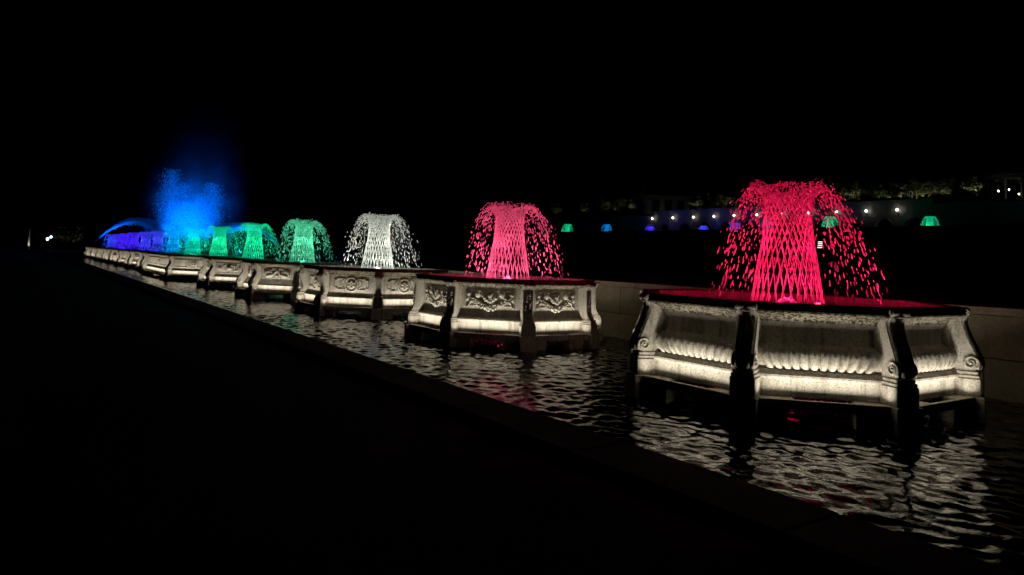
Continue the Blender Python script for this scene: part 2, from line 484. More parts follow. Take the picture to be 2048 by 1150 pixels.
def ornaments(style, w):
    """list of (name, mesh) carved on one panel"""
    rnd = random.Random(5)
    o = prof_at(style, 1.05); out = []
    hw = w/2
    if style == 'gadroon':
        return [('gadroon', me) for me in gadroon_meshes(w)]
    if style == 'garland':
        mb = MB(); s = hw/0.78
        frame_strip(mb, [(-.60*s,1.20),(-.50*s,1.20),(-.50*s,1.235),(.50*s,1.235),(.50*s,1.20),(.60*s,1.20),(.60*s,.90),(-.60*s,.90)], o, 0.02, 0.012)
        out.append(('panel_frame', mb.mesh('panel_frame', M_STONE)))
        mb = MB()
        # swag of fruit hanging in a curve
        for k in range(17):
            t = -1 + 2*k/16; x = t*.40*s; zc = 0.86 + .17*t*t
            for q in range(3):
                rr = rnd.uniform(.024, .036)*(1.15 - .4*abs(t))
                mb.ellipsoid((x + rnd.uniform(-.02,.02), o + 0.03 + rnd.uniform(0,.03), zc + (q - 1)*.038 + rnd.uniform(-.01,.01)), (rr, rr, rr), 7, 5)
        out.append(('fruit_swag', mb.mesh('fruit_swag', M_STONE, True)))
        mb = MB()
        # heads, knots and loose ribbons above and beside the swag
        for x, z, rx, rz_ in ((-.30*s,1.15,.075,.085),(.30*s,1.15,.075,.085),(0,1.12,.07,.07),(-.13*s,1.07,.05,.045),(.13*s,1.07,.05,.045),(-.07*s,1.03,.05,.05),(.07*s,1.03,.05,.05),(0,1.0,.055,.05)):
            mb.ellipsoid((x, o + 0.02, z), (rx, .06, rz_), 9, 6)
            for q in range(4): mb.ellipsoid((x + rnd.uniform(-rx,rx), o + .045, z + rnd.uniform(-rz_,rz_)), (.022,.03,.028), 6, 4)
        for sx in (-1, 1):
            mb.tube([(sx*(.40 + .03*math.sin(k*.9))*s + sx*.02*k, o + .02 + .012*math.sin(k*1.4), 1.02 + .028*k) for k in range(7)], 0.022, 6)
            mb.tube([(sx*(.42 + .028*k)*s, o + .02 + .012*math.sin(k*1.7), 1.0 - .022*k + .03*math.sin(k)) for k in range(7)], lambda t: 0.026*(1 - .6*t), 6)
            mb.ellipsoid((sx*.53*s, o + .02, 1.15), (.05,.04,.05), 8, 5); mb.ellipsoid((sx*.55*s, o + .02, 1.05), (.035,.04,.06), 8, 5)
        out.append(('foliage_relief', mb.mesh('foliage_relief', M_STONE, True)))
    elif style == 'rosette':
        for sx in (-1, 1):
            mb = MB()
            pts = [(.20,1.15),(.42,1.15),(.43,1.11),(.50,1.11),(.50,.87),(.43,.87),(.42,.83),(.20,.83),(.27,.90),(.295,.99),(.27,1.08)]
            pts = [(sx*px*hw/0.72, pz) for px, pz in pts]
            frame_strip(mb, pts if sx > 0 else pts[::-1], o, 0.024, 0.02)
            out.append(('side_moulding', mb.mesh('side_moulding', M_STONE)))
        mb = MB(); rosette(mb, 0, 0.985, o, 0.205)
        out.append(('rosette', mb.mesh('rosette', M_STONE, True)))
    elif style == 'framed':
        for sx in (-1, 1):
            mb = MB()
            pts = [(sx*.30,.80),(sx*(hw-.12),.80),(sx*(hw-.12),1.2),(sx*.30,1.2)]
            frame_strip(mb, pts if sx > 0 else pts[::-1], o, 0.04, 0.025)
            out.append(('panel_frame', mb.mesh('panel_frame', M_STONE)))
        mb = MB(); rosette(mb, 0, 1.0, o, 0.225)
        out.append(('rosette', mb.mesh('rosette', M_STONE, True)))
    elif style == 'wings':
        mb = MB(); frame_strip(mb, [(-hw+.1,.87),(hw-.1,.87),(hw-.1,1.25),(-hw+.1,1.25)], o, 0.02, 0.012)
        out.append(('panel_frame', mb.mesh('panel_frame', M_STONE)))
        mb = MB()
        for sx in (-1, 1):
            mb.ellipsoid((sx*.30, o + .03, .95), (.20,.06,.075), 10, 6, Matrix.Rotation(sx*.18, 3, 'Y'))
            mb.tube([(sx*(.16 - .11*math.sin(k*.42)), o + .04, .98 + .035*k) for k in range(6)], 0.024, 6)
            for q in range(6):
                mb.ellipsoid((sx*(.22 + .055*q), o + .035, 1.06 + .028*q - .012*q*q*.5), (.03,.03,.085), 7, 4, Matrix.Rotation(sx*(.5 + .12*q), 3, 'Y'))
            mb.tube([(sx*(.06 + .05*k), o + .035, 1.17 + .035*math.sin(k*1.1)) for k in range(7)], 0.016, 5)
            mb.ellipsoid((sx*.5, o + .02, 1.0), (.05,.04,.06), 8, 5)
        mb.ellipsoid((0, o + .03, 1.12), (.045,.05,.07), 8, 5); mb.ellipsoid((0, o + .02, .93), (.07,.04,.05), 8, 5)
        out.append(('winged_relief', mb.mesh('winged_relief', M_STONE, True)))
    elif style == 'flowers':
        mb = MB(); frame_strip(mb, [(-hw+.1,.76),(hw-.1,.76),(hw-.1,1.22),(-hw+.1,1.22)], o, 0.035, 0.022)
        out.append(('panel_frame', mb.mesh('panel_frame', M_STONE)))
        mb = MB(); mb.ellipsoid((0, o + .03, 1.0), (.14,.06,.10), 12, 6)
        for q in range(46):
            a = rnd.uniform(0, 2*pi); rr = math.sqrt(rnd.uniform(.1, 1))
            rs = rnd.uniform(.022, .048)
            mb.ellipsoid((rr*(hw-.2)*math.cos(a), o + .012 + rnd.uniform(0,.025), .99 + rr*.16*math.sin(a)), (rs, .03, rs*.9), 7, 4)
        out.append(('flower_relief', mb.mesh('flower_relief', M_STONE, True)))
    return out

# corner piers, y = outwards from the corner of the ledge
def spiral(mb, x, yc, zc, r, turns=1.7, flip=1, rad=0.018):
    n = int(22*turns)
    mb.tube([(x, yc + flip*r*(1 - .86*k/n)*math.cos(2*pi*turns*k/n - .8), zc + r*(1 - .86*k/n)*math.sin(2*pi*turns*k/n - .8)) for k in range(n + 1)], lambda t: rad*(1.15 - .5*t), 6)
    mb.ellipsoid((x, yc, zc), (rad*1.6, r*.22, r*.22), 8, 5)
def sweep_profile(front, t, back=-0.46):
    mb = MB()
    rings = []
    for r, z in front:
        b = 0.014
        rings.append([(-t/2, back, z), (t/2, back, z), (t/2, r - b, z), (t/2 - b, r, z), (-t/2 + b, r, z), (-t/2, r - b, z)])
    return mb.loft(rings)
def smooth_prof(pts, n=34):
    zs = [p[1] for p in pts]; out = []
    P = [pts[0]] + list(pts) + [pts[-1]]
    for i in range(1, len(P) - 2):
        for k in range(4):
            t = k/4; p0, p1, p2, p3 = P[i-1], P[i], P[i+1], P[i+2]
            out.append(tuple(0.5*((2*p1[q]) + (-p0[q]+p2[q])*t + (2*p0[q]-5*p1[q]+4*p2[q]-p3[q])*t*t + (-p0[q]+3*p1[q]-3*p2[q]+p3[q])*t**3) for q in (0, 1)))
    out.append(pts[-1])
    return out
FRONT = {
 'scroll': smooth_prof([(-.09,.656),(-.045,.69),(-.025,.76),(-.035,.85),(-.08,.97),(-.135,1.10),(-.18,1.23),(-.195,1.32),(-.16,1.39),(-.125,1.43),(-.125,1.475),(-.16,1.50)]),
 'inverted': smooth_prof([(-.15,.63),(-.12,.66),(-.13,.70),(-.19,.76),(-.20,.86),(-.17,.98),(-.12,1.10),(-.075,1.20),(-.065,1.29),(-.10,1.36),(-.14,1.375)]),
 'sweep': smooth_prof([(-.06,.50),(-.02,.56),(-.015,.66),(-.05,.76),(-.13,.88),(-.20,1.0),(-.22,1.10),(-.19,1.20),(-.13,1.29),(-.11,1.36),(-.14,1.375)]),
 'pilaster': [(-.08,.63),(-.09,.68),(-.12,.72),(-.15,.80),(-.16,1.0),(-.17,1.29),(-.15,1.31),(-.12,1.35),(-.11,1.375)],
}
PIER_T = {'scroll': .24, 'inverted': .23, 'sweep': .24, 'pilaster': .24}
def leaf_mesh(front, zlo, zhi, w):
    rows = []
    pts = [p for p in front if zlo <= p[1] <= zhi]
    n = len(pts)
    for i, (r, z) in enumerate(pts):
        t = i/(n - 1)
        hw = w*(0.55 + .45*math.sin(pi*(0.12 + .76*t)))*(0.86 + .14*abs(math.sin(t*pi*4.5)))
        lift = .006 + .03*(1 - t)*(1 if t < .25 else .4)
        row = []
        for s, d in ((-1,-.012),(-.72,.018),(-.4,.006),(-.12,.014),(0,.034),(.12,.014),(.4,.006),(.72,.018),(1,-.012)):
            row.append((hw*s, r + lift + d, z - .03*abs(s)*(0.5 - t)))
        rows.append(row)
    vs = [p for r in rows for p in r]; fs = [(i*9+j+1, i*9+j, i*9+9+j, i*9+10+j) for i in range(n-1) for j in range(8)]
    return MB().add(vs, fs).mesh('leaf', M_STONE, True)
PIER_CACHE = {}
def pier_parts(style):
    """[(name, mesh)] - the first is the shaft that carries the others"""
    if style in PIER_CACHE: return PIER_CACHE[style]
    fr = FRONT[style]; t = PIER_T[style]; zb = fr[0][1]
    out = [('pier', sweep_profile(fr, t).mesh('pier', M_STONE))]
    mb = MB()
    mb.bevel_box(-.16, .16, -.46, -.012, .328, zb - .095, .008)
    mb.bevel_box(-.148, .148, -.46, -.022, zb - .094, zb - .05, .008)
    mb.bevel_box(-.136, .136, -.46, -.04, zb - .049, zb - .001, .008)
    out.append(('plinth', mb.mesh('plinth', M_STONE)))
    out.append(('foot', MB().bevel_box(-.19, .19, -.47, .035, -.55, .326, .012).mesh('foot', M_STONE)))
    if style != 'scroll':
        out.append(('capital', MB().bevel_box(-.14, .14, -.46, -.06, 1.377, 1.44, .01).mesh('capital', M_MOSS)))
    for sx in (-1, 1):
        x = sx*(t/2 + .008)
        mb = MB()
        if style == 'scroll':
            spiral(mb, x, -.125, .765, .105); out.append(('volute', mb.mesh('volute', M_STONE, True)))
            mb = MB(); spiral(mb, x, -.178, 1.447, .045, 1.4, 1, .009); out.append(('volute', mb.mesh('volute', M_STONE, True)))
            mb = MB(); mb.tube([(x, r - .03, z) for r, z in fr if .82 < z < 1.40], .007, 5); out.append(('edge_bead', mb.mesh('edge_bead', M_STONE, True)))
        elif style == 'inverted':
            spiral(mb, x, -.165, 1.265, .085); out.append(('volute', mb.mesh('volute', M_STONE, True)))
            mb = MB(); spiral(mb, x, -.165, .675, .036, 1.3, 1, .008); out.append(('volute', mb.mesh('volute', M_STONE, True)))
        elif style == 'sweep':
            spiral(mb, x, -.105, .625, .078); out.append(('volute', mb.mesh('volute', M_STONE, True)))
    if style in ('scroll', 'sweep', 'inverted'):
        out.append(('leaf', leaf_mesh(fr, fr[0][1] + .02, 1.36, t*.47)))
    else:
        mb = MB(); rnd = random.Random(3)
        for z in (1.17, 1.11, 1.05, .98, .92, .86):
            mb.ellipsoid((rnd.uniform(-.03,.03), -.152, z), (.045,.03,.035), 8, 5); mb.ellipsoid((rnd.uniform(-.06,.06), -.152, z - .03), (.022,.025,.025), 6, 4)
        out.append(('drop_relief', mb.mesh('drop_relief', M_STONE, True)))
    PIER_CACHE[style] = out
    return out

LEDGE_CACHE = {}
def ledge_mesh(w):
    k = round(w, 2)
    if k not in LEDGE_CACHE:
        h = w/2 - .205; mb = MB()
        mb.bevel_box(-h, h, -.055, 0, .205, .325, .006)               # front bar
        mb.bevel_box(-h, -h*.50, -.30, -.056, .207, .322, .004)
        mb.bevel_box(h*.42, h, -.30, -.056, .207, .322, .004)
        LEDGE_CACHE[k] = mb.mesh('ledge', M_STONE)
    return LEDGE_CACHE[k]
LEG = MB().bevel_box(-.17, .17, -.42, -.10, -.55, .204, .008).mesh('leg', M_STONE)
STRIP = MB().bevel_box(-.38, .38, -.035, .035, 0, .05, .006).mesh('lamp_strip', M_METAL)
ORN_CACHE = {}; PAN_CACHE = {}
WARM = (1.0, 0.92, 0.77)

def octagon(cx, cyy, Rr):
    return [(cx + Rr*math.cos(R(22.5 + 45*k)), cyy + Rr*math.sin(R(22.5 + 45*k))) for k in range(8)]

def build_basin(centre, verts, panel, pier, label, detail=2, strip_power=2.2, glow=None, glow_power=0.0):
    cx, cyy = centre
    root = thing('fountain_basin', label, 'basin', (cx, cyy, 0), 0, 'stone basins in a row down the canal')
    lv = [(x - cx, y - cyy) for x, y in verts]
    rim = ring_sweep(lv, [(-.20,1.374),(-.135,1.378),(-.105,1.392),(-.105,1.412),(-.155,1.424),(-.17,1.445),(-.165,1.468),(-.135,1.478),(-.13,1.497),(-.14,1.506),(-.39,1.506),(-.40,1.49),(-.40,1.374)])
    obj('rim', rim.mesh('rim', M_MOSS), root)
    tub = ring_sweep(lv, [(-.402,1.49),(-.402,.98)])
    inner = poly_offset(lv, -.402)
    tub.add([(x, y, .98) for x, y in inner], [tuple(range(len(inner)))])
    lowr = poly_offset(lv, -.44)
    tub.add([(x, y, .90) for x, y in lowr], [tuple(range(len(lowr)))[::-1]])
    tub.loft([[(x, y, .90) for x, y in lowr], [(x, y, .33) for x, y in lowr]], caps=False)
    obj('tub', tub.mesh('tub', M_TUB), root)
    obj('pool', MB().add([(x, y, Z_POOL) for x, y in poly_offset(lv, -.403)], [tuple(range(len(lv)))]).mesh('pool', M_POOL), root)
    n = len(lv)
    for i in range(n):
        a, b = Vector(lv[i]), Vector(lv[(i+1) % n]); mid = (a + b)/2; w = (b - a).length
        t = (b - a).normalized(); nn = Vector((t.y, -t.x)); rz = math.atan2(nn.y, nn.x) - pi/2
        key = (panel, round(w, 2))
        if key not in PAN_CACHE:
            PAN_CACHE[key] = (panel_mesh(panel, w - .02).mesh('panel', M_STONE), panel_mesh(panel, w - .02, True).mesh('cove', M_MOSS))
            ORN_CACHE[key] = ornaments(panel, w - .40)
        p = obj('panel', PAN_CACHE[key][0], root, (mid.x, mid.y, 0), rz); obj('cove', PAN_CACHE[key][1], p)
        # faces turned to the camera carry their carving as parts
        if detail >= 1 and (nn.x < .5 and nn.y < .9):
            for nm, me in ORN_CACHE[key]: obj(nm, me, p)
        obj('ledge', ledge_mesh(w), root, (mid.x, mid.y, 0), rz)
        if detail >= 1:
            for sx in (-1, 1):
                q = mid + t*(sx*(w/2 - .40)); obj('leg', LEG, root, (q.x, q.y, 0), rz)
        if detail < 2 and (nn.x > .5 or nn.y > .5): continue      # lamps on the sides that face away throw nothing into view
        q = mid - nn*.105
        ls = obj('lamp_strip', STRIP, root, (q.x, q.y, .235), rz)
        L = bpy.data.lights.new('strip_light', 'AREA'); L.shape = 'RECTANGLE'; L.size = (w - .55); L.size_y = .03; L.spread = R(138)
        L.energy = strip_power*(w - .55)/1.4; L.color = WARM
        lo = bpy.data.objects.new('strip_light', L); COL.objects.link(lo); lo.parent = root
        q = mid - nn*.012
        d = Vector((-nn.x*.10, -nn.y*.10, .99)).normalized()           # up and in, onto the panel
        zax = -d; xax = Vector((t.x, t.y, 0)); yax = zax.cross(xax)
        mm = Matrix.Identity(4)
        for r_ in range(3): mm[r_][0], mm[r_][1], mm[r_][2] = xax[r_], yax[r_], zax[r_]
        mm[0][3], mm[1][3], mm[2][3] = q.x, q.y, .332
        lo.matrix_local = mm
    parts = pier_parts(pier)
    for i in range(n):
        p0, p1, p2 = Vector(lv[i-1]), Vector(lv[i]), Vector(lv[(i+1) % n])
        t0 = (p1 - p0).normalized(); t1 = (p2 - p1).normalized()
        bb = Vector((t0.y + t1.y, -t0.x - t1.x)).normalized(); rz = math.atan2(bb.y, bb.x) - pi/2
        shaft = obj('pier', parts[0][1], root, (p1.x, p1.y, 0), rz)
        for nm, me in parts[1:]:
            if detail == 0 and nm in ('leaf', 'edge_bead', 'drop_relief'): continue
            obj(nm, me, shaft)
    if glow:
        light('pool_light', 'SPOT', glow, glow_power*16, (0, 0, .86), root, spot_size=R(135), spot_blend=.5, shadow_soft_size=.1)
    return root

CRIMSON = (1.0, 0.011, 0.085); PINK = (1.0, 0.075, 0.19); WHITE = (0.98, 1.0, 0.84); GREEN1 = (0.13, 1.0, 0.52)
GREEN = (0.01, 1.0, 0.40); TEAL = (0.0, 0.85, 0.55); CYAN = (0.0, 0.34, 1.0); BLUEV = (0.045, 0.05, 1.0); VIOLET = (0.07, 0.016, 1.0); BLUE = (0.03, 0.08, 1.0)
def by(n): return ROW_Y + (n - 1)*ROW_S
SPEC = [
 (1, 'gadroon', 'scroll', 2.535, 'large octagonal basin with fluted leaf panels and scroll brackets, nearest and rightmost', CRIMSON),
 (2, 'garland', 'pilaster', 2.41, 'octagonal basin carved with hanging fruit garlands, second from the right', PINK),
 (3, 'rosette', 'inverted', 2.56, 'octagonal basin with round rosettes between notched panels, under the white jet', WHITE),
 (4, 'wings', 'sweep', 2.56, 'octagonal basin carved with paired wings, fourth from the right', GREEN1),
 (5, 'flowers', 'sweep', 2.56, 'octagonal basin with framed flower carving, fifth from the right', GREEN),
 (8, 'flowers', 'sweep', 2.54, 'octagonal basin just beyond the long double basin, under the cyan blue jet', CYAN),
 (9, 'wings', 'sweep', 2.54, 'octagonal basin under the first violet blue jet', BLUEV),
 (10, 'rosette', 'inverted', 2.54, 'sixth stone basin from the far left end of the row', VIOLET),
 (11, 'gadroon', 'scroll', 2.54, 'fifth stone basin from the far left end of the row', VIOLET),
 (12, 'framed', 'sweep', 2.54, 'fourth stone basin from the far left end of the row', VIOLET),
 (13, 'wings', 'sweep', 2.54, 'third stone basin from the far left end of the row', VIOLET),
 (14, 'flowers', 'scroll', 2.54, 'second stone basin from the far left end, under the last blue jet', BLUE),
 (15, 'rosette', 'sweep', 2.54, 'farthest stone basin at the left end of the row, without a jet', None),
]
for n, pn, pr, Rr, lab, colr in SPEC:
    build_basin((ROW_X, by(n)), octagon(ROW_X, by(n), Rr), pn, pr, lab, 2 if n <= 3 else (1 if n <= 9 else 0), 9.5 if n > 1 else 10.0, colr, 1.6)
# long double basin with two jets
xl, xr, ya, yb, dd = 7.0, 12.85, 45.0, 54.2, 2.1
dv = [(xr, yb), (xr - dd, yb + dd), (xl + dd, yb + dd), (xl, yb), (xl, ya), (xl + dd, ya - dd), (xr - dd, ya - dd), (xr, ya)]
build_basin((ROW_X, 49.6), dv, 'framed', 'sweep', 'long double basin with framed panels and rosettes under the teal jets', 1, 9.5, TEAL, 2.0)

# ------------------------------------------------------------------ fountain jets
# every stream is thrown from a ring, leans past the axis and falls outside it
R0, RW, RE = 0.55, 0.345, 1.21
Z_N = Z_POOL - 0.02
HJ = Z_APEX - Z_N
S0 = math.sqrt(R0*R0 - RW*RW); S1 = math.sqrt(RE*RE - RW*RW)
NS = 28
def stream_pos(tau, sgn, ang, kv=1.0, kh=1.0):
    """tau 0..1 along the flight; ang = where the nozzle stands on its ring"""
    s = -S0 + (S0 + S1)*kh*tau
    # the nozzle sits at angle ang: rotate the line so that its start has that angle
    a0 = math.atan2(-S0*sgn, RW)
    ca, sa = math.cos(ang - a0), math.sin(ang - a0)
    x, y = RW, s*sgn
    return (x*ca - y*sa, x*sa + y*ca, Z_N + HJ*kv*4*tau*(1 - tau))
def stream_mesh(sgn, seed, rs=.0076):
    rnd = random.Random(seed); mb = MB(); n = 26
    pts = []; ph = rnd.uniform(0, 6)
    for i in range(n):
        tau = 0.375*i/(n - 1)
        p = stream_pos(tau, sgn, 0)
        w = .004 + .010*tau
        pts.append((p[0] + w*math.sin(9*tau*6 + ph), p[1] + w*math.cos(7.3*tau*6 + ph), p[2]))
    wob = [rnd.uniform(.8, 1.25) for _ in range(n)]
    mb.tube(pts, lambda t: rs*wob[int(t*(n - 1))]*(1 if t < .8 else 1.9 - 1.125*t), 5)
    return mb
DROP_V = [(0,0,1.0)] + [(math.cos(pi/3*k)*.95, math.sin(pi/3*k)*.95, .35) for k in range(6)] + [(math.cos(pi/3*k+.5)*.8, math.sin(pi/3*k+.5)*.8, -.45) for k in range(6)] + [(0,0,-1.0)]
DROP_F = [(0,1+k,1+(k+1)%6) for k in range(6)] + [(1+k,7+k,1+(k+1)%6) for k in range(6)] + [(7+k,7+(k+1)%6,1+(k+1)%6) for k in range(6)] + [(13,7+(k+1)%6,7+k) for k in range(6)]
DROP_V = np.array(DROP_V); DROP_F = np.array(DROP_F)
def drops_mesh(name, P, D, rad, elong, mat):
    """P positions, D directions, rad radius, elong stretch along D"""
    n = len(P)
    D = D/np.linalg.norm(D, axis=1, keepdims=True)
    up = np.where(np.abs(D[:, 2:3]) > .95, np.array([[1.0, 0, 0]]), np.array([[0, 0, 1.0]]))
    A = np.cross(D, up); A /= np.linalg.norm(A, axis=1, keepdims=True); B = np.cross(D, A)
    V = P[:, None, :] + rad[:, None, None]*(DROP_V[None, :, 0:1]*A[:, None] + DROP_V[None, :, 1:2]*B[:, None] + DROP_V[None, :, 2:3]*elong[:, None, None]*D[:, None])
    F = DROP_F[None] + (np.arange(n)*len(DROP_V))[:, None, None]
    return np_mesh(name, V.reshape(-1, 3), F.reshape(-1, 3), mat, True)
def curtain(seed, dens=1.0, big=1.0):
    rg = np.random.default_rng(seed); P = []; D = []; rad = []; el = []
    for sgn in (1, -1):
        for k in range(NS):
            ang = 2*pi*k/NS + (pi/NS if sgn < 0 else 0)
            # each stream reaches a slightly different height and breaks up in pulses
            kv = 1 + rg.normal(0, .022); kh = 1 + rg.normal(0, .05)
            nd = int(64*dens)
            ph = rg.uniform(0, 1)
            for q in range(nd):
                tau = .30 + .685*(q + ph + rg.normal(0, .35))/nd
                tau = min(max(tau, .28), .985)
                late = max(0, tau - .45)
                if rg.uniform() < 1.15*late: continue
                dkh = kh + rg.normal(0, .05)*(late > 0)
                da = rg.normal(0, .02 + .06*late)
                p = stream_pos(tau, sgn, ang + da, kv + rg.normal(0, .008), dkh)
                p2 = stream_pos(tau + .01, sgn, ang + da, kv, dkh); p1 = stream_pos(tau, sgn, ang + da, kv, dkh)
                drift = .42*max(0, tau - .38)**2                       # light breeze along the row's far side
                P.append(np.array(p) + rg.normal(0, .005 + .03*late, 3) + drift*np.array([.82, -.57, 0])); D.append(np.array(p2) - np.array(p1))
                if late > .1 and rg.uniform() < .25: continue_r = .45
                else: continue_r = 1.0
                rad.append(rg.uniform(.0062, .0125)*(1 + .5*late)*continue_r*(big if rg.uniform() < .5 else 1)); el.append(1.2 + 6.5*late*rg.uniform(.5, 1.4))
    P = np.array(P); D = np.array(D)
    keep = P[:, 2] > Z_POOL + .01
    return drops_mesh('falling_drops', P[keep], D[keep], np.array(rad)[keep], np.array(el)[keep], M_SPRAY)

STREAMS = {s: [stream_mesh(s, 40 + 3*q + s).mesh('stream', M_SPRAY, True) for q in range(3)] for s in (1, -1)}
CURTAINS = [curtain(s) for s in (1, 2, 3)]
FAR_CURTAINS = [curtain(s, .22, 2.4) for s in (4, 5, 6)]
def joined_streams(step=1, rs=.0062):
    mb = MB(); rnd = random.Random(8)
    for sgn in (1, -1):
        src = stream_mesh(sgn, 70 + sgn, rs)
        for k in range(0, NS, step):
            a = 2*pi*k/NS + (pi/NS if sgn < 0 else 0); ca, sa = math.cos(a), math.sin(a)
            mb.add([(x*ca - y*sa, x*sa + y*ca, z) for x, y, z in src.v], src.f)
    return mb.mesh('stream_lattice', M_SPRAY, True)
LATTICE = joined_streams()
LATTICE_FAR = joined_streams(2, .0075)
RINGM = MB().tube([(R0*math.cos(2*pi*k/40), R0*math.sin(2*pi*k/40), Z_POOL - .005) for k in range(40)], .02, 6, True).mesh('nozzle_ring', M_METAL)
def bubbler():
    rg = np.random.default_rng(9); n = 170
    a = rg.uniform(0, 2*pi, n); r = np.sqrt(rg.uniform(0, 1, n)); h = (1 - r*r)*.11*rg.uniform(.3, 1, n)
    P = np.stack([r*.15*np.cos(a), r*.15*np.sin(a), Z_POOL + h], 1)
    return drops_mesh('bubbling_dome', P, np.tile(np.array([[0, 0.1, 1.0]]), (n, 1)), rg.uniform(.01, .024, n), rg.uniform(.9, 1.4, n), M_SPRAY)
BUB = bubbler()
LAMPDOME = MB().lathe([(.055, Z_POOL - .02), (.055, Z_POOL + .012), (.04, Z_POOL + .028), (.0, Z_POOL + .033)], 10).mesh('jet_lamp', M_METAL)

def aim(d):
    return Vector(d).to_track_quat('-Z', 'Y').to_euler()
def build_jet(x, y, colr, label, idx, full, power, dz=0.0, nl=5):
    root = thing('fountain_jet', label, 'fountain', (x, y, dz), 0.0, 'lattice fountain jets')
    if full:
        for sgn in (1, -1):
            for k in range(NS):
                obj('stream', STREAMS[sgn][k % 3], root, (0, 0, 0), 2*pi*k/NS + (pi/NS if sgn < 0 else 0))
    else:
        obj('stream_lattice', LATTICE if idx < 10 else LATTICE_FAR, root, kind='stuff')
    obj('falling_drops', (CURTAINS if idx < 9 else FAR_CURTAINS)[idx % 3], root, kind='stuff')
    obj('nozzle_ring', RINGM, root)
    obj('bubbling_dome', BUB, root, kind='stuff')
    for k in range(nl):
        a = 2*pi*k/nl + .3
        lx, ly = 1.72*math.cos(a), 1.72*math.sin(a)
        obj('jet_lamp', LAMPDOME, root, (lx, ly, 0))
        light('jet_light', 'SPOT', colr, 1.15*power/nl, (lx, ly, Z_POOL + .06), root, rot=aim((-lx, -ly, 1.35)), spot_size=R(98), spot_blend=.85, shadow_soft_size=.05)
    light('jet_light', 'SPOT', colr, power*.8, (0, 0, Z_POOL + .13), root, rot=(pi, 0, 0), spot_size=R(70), spot_blend=.5, shadow_soft_size=.06)
    if nl > 3: light('jet_light', 'POINT', colr, power*.10, (0, 0, Z_POOL + .22), root, shadow_soft_size=.06)
    return root
JETS = [(1, CRIMSON, 'crimson lattice fountain jet over the nearest basin, largest of all', .85),
 (2, PINK, 'pinkish red lattice fountain jet over the garland basin', 1.0),
 (3, WHITE, 'white lattice fountain jet between the red and green ones', .68),
 (4, GREEN1, 'pale green lattice fountain jet just left of the white one', .85),
 (5, GREEN, 'bright green lattice fountain jet, second green one left of the white jet', 1.05),
 (6, GREEN, 'bright green lattice fountain jet over the near half of the double basin', 1.0),
 (7, TEAL, 'teal lattice fountain jet over the far half of the double basin', 1.15),
 (8, CYAN, 'cyan blue lattice fountain jet next left of the teal one', 1.5),
 (9, BLUEV, 'violet blue lattice fountain jet next left of the cyan one', 1.4),
 (10, BLUEV, 'violet lattice fountain jet, fifth from the far left end', 1.4),
 (11, VIOLET, 'violet lattice fountain jet, fourth from the far left end', 1.4),
 (12, VIOLET, 'violet lattice fountain jet, third from the far left end', 1.4),
 (13, VIOLET, 'violet lattice fountain jet, second from the far left end', 1.4),
 (14, BLUE, 'blue lattice fountain jet at the far left end of the row', 1.4)]
PW = 720.0
for n, c, lab, k in JETS:
    build_jet(ROW_X, by(n), c, lab, n, n <= 3, PW*k, 0.0, 4 if n <= 3 else 3)

# foam churned up where water drops back under the basins
def foam(n, seed):
    rg = np.random.default_rng(seed)
    a = rg.uniform(0, 2*pi, 900); r = 1.5*np.sqrt(rg.uniform(0, 1, 900)); h = np.abs(rg.normal(0, .045, 900))
    P = np.stack([r*np.cos(a), r*np.sin(a), h], 1)
    o = obj('foam', drops_mesh('foam', P, np.tile(np.array([[.2, .1, 1.0]]), (900, 1)), rg.uniform(.006, .022, 900), rg.uniform(.5, 1.2, 900), M_SPRAY), None, (ROW_X, by(n), 0), kind='stuff')
    tag(o, {1: 'reddish foam churning in the water under the nearest basin', 2: 'pinkish foam churning under the garland basin', 3: 'white foam churning under the rosette basin', 4: 'pale foam churning under the winged basin'}[n], 'foam')
for n in (1, 2, 3, 4): foam(n, n)

# ------------------------------------------------------------------ big blue fountain beyond the row
PC = Vector((21.7, 121.0, 1.4))
big = thing('plume_fountain', 'tall blue plume of spray and mist with arching jets beyond the row', 'fountain', PC)
M_FINE = spray_mat('fine_spray')
def plume_drops():
    rg = np.random.default_rng(21); P = []; D = []
    # side direction as seen along the canal
    sx = np.array([RGT.x, RGT.y, 0.0]); sx /= np.linalg.norm(sx); fy = np.array([FWD.x, FWD.y, 0.0]); fy /= np.linalg.norm(fy)
    for cxo, wd, h, n in ((-3.3, 1.9, 12.8, 6500), (3.0, 2.0, 10.8, 6000), (-1.2, 1.6, 10.6, 2600), (1.4, 1.5, 9.0, 2600), (-.2, 3.6, 7.6, 6000)):
        t = rg.beta(1.0, 1.25, n)
        w = wd*(1 - .62*t**1.6)
        x = rg.normal(0, .62, n)*w + cxo + rg.normal(0, .25, n)
        yy = rg.normal(0, .8, n)*w
        P.append(x[:, None]*sx + yy[:, None]*fy + (t*h)[:, None]*np.array([0, 0, 1.0]))
    P = np.concatenate(P)
    # stray drops thrown out at the sides
    n = 420; a = rg.uniform(-6.3, 6.3, n); hh = rg.uniform(0, 9, n)*np.exp(-(a/6.5)**2)
    P = np.concatenate([P, a[:, None]*sx + rg.normal(0, 2, n)[:, None]*fy + hh[:, None]*np.array([0, 0, 1.0])])
    P = P[P[:, 2] > 2.6 + rg.normal(0, .5, len(P))]
    D = np.tile(np.array([[0.05, 0.02, 1.0]]), (len(P), 1))
    return drops_mesh('plume_spray', P, D, rg.uniform(.014, .032, len(P)), rg.uniform(1.2, 3.5, len(P)), M_FINE)
obj('plume_spray', plume_drops(), big, kind='stuff')
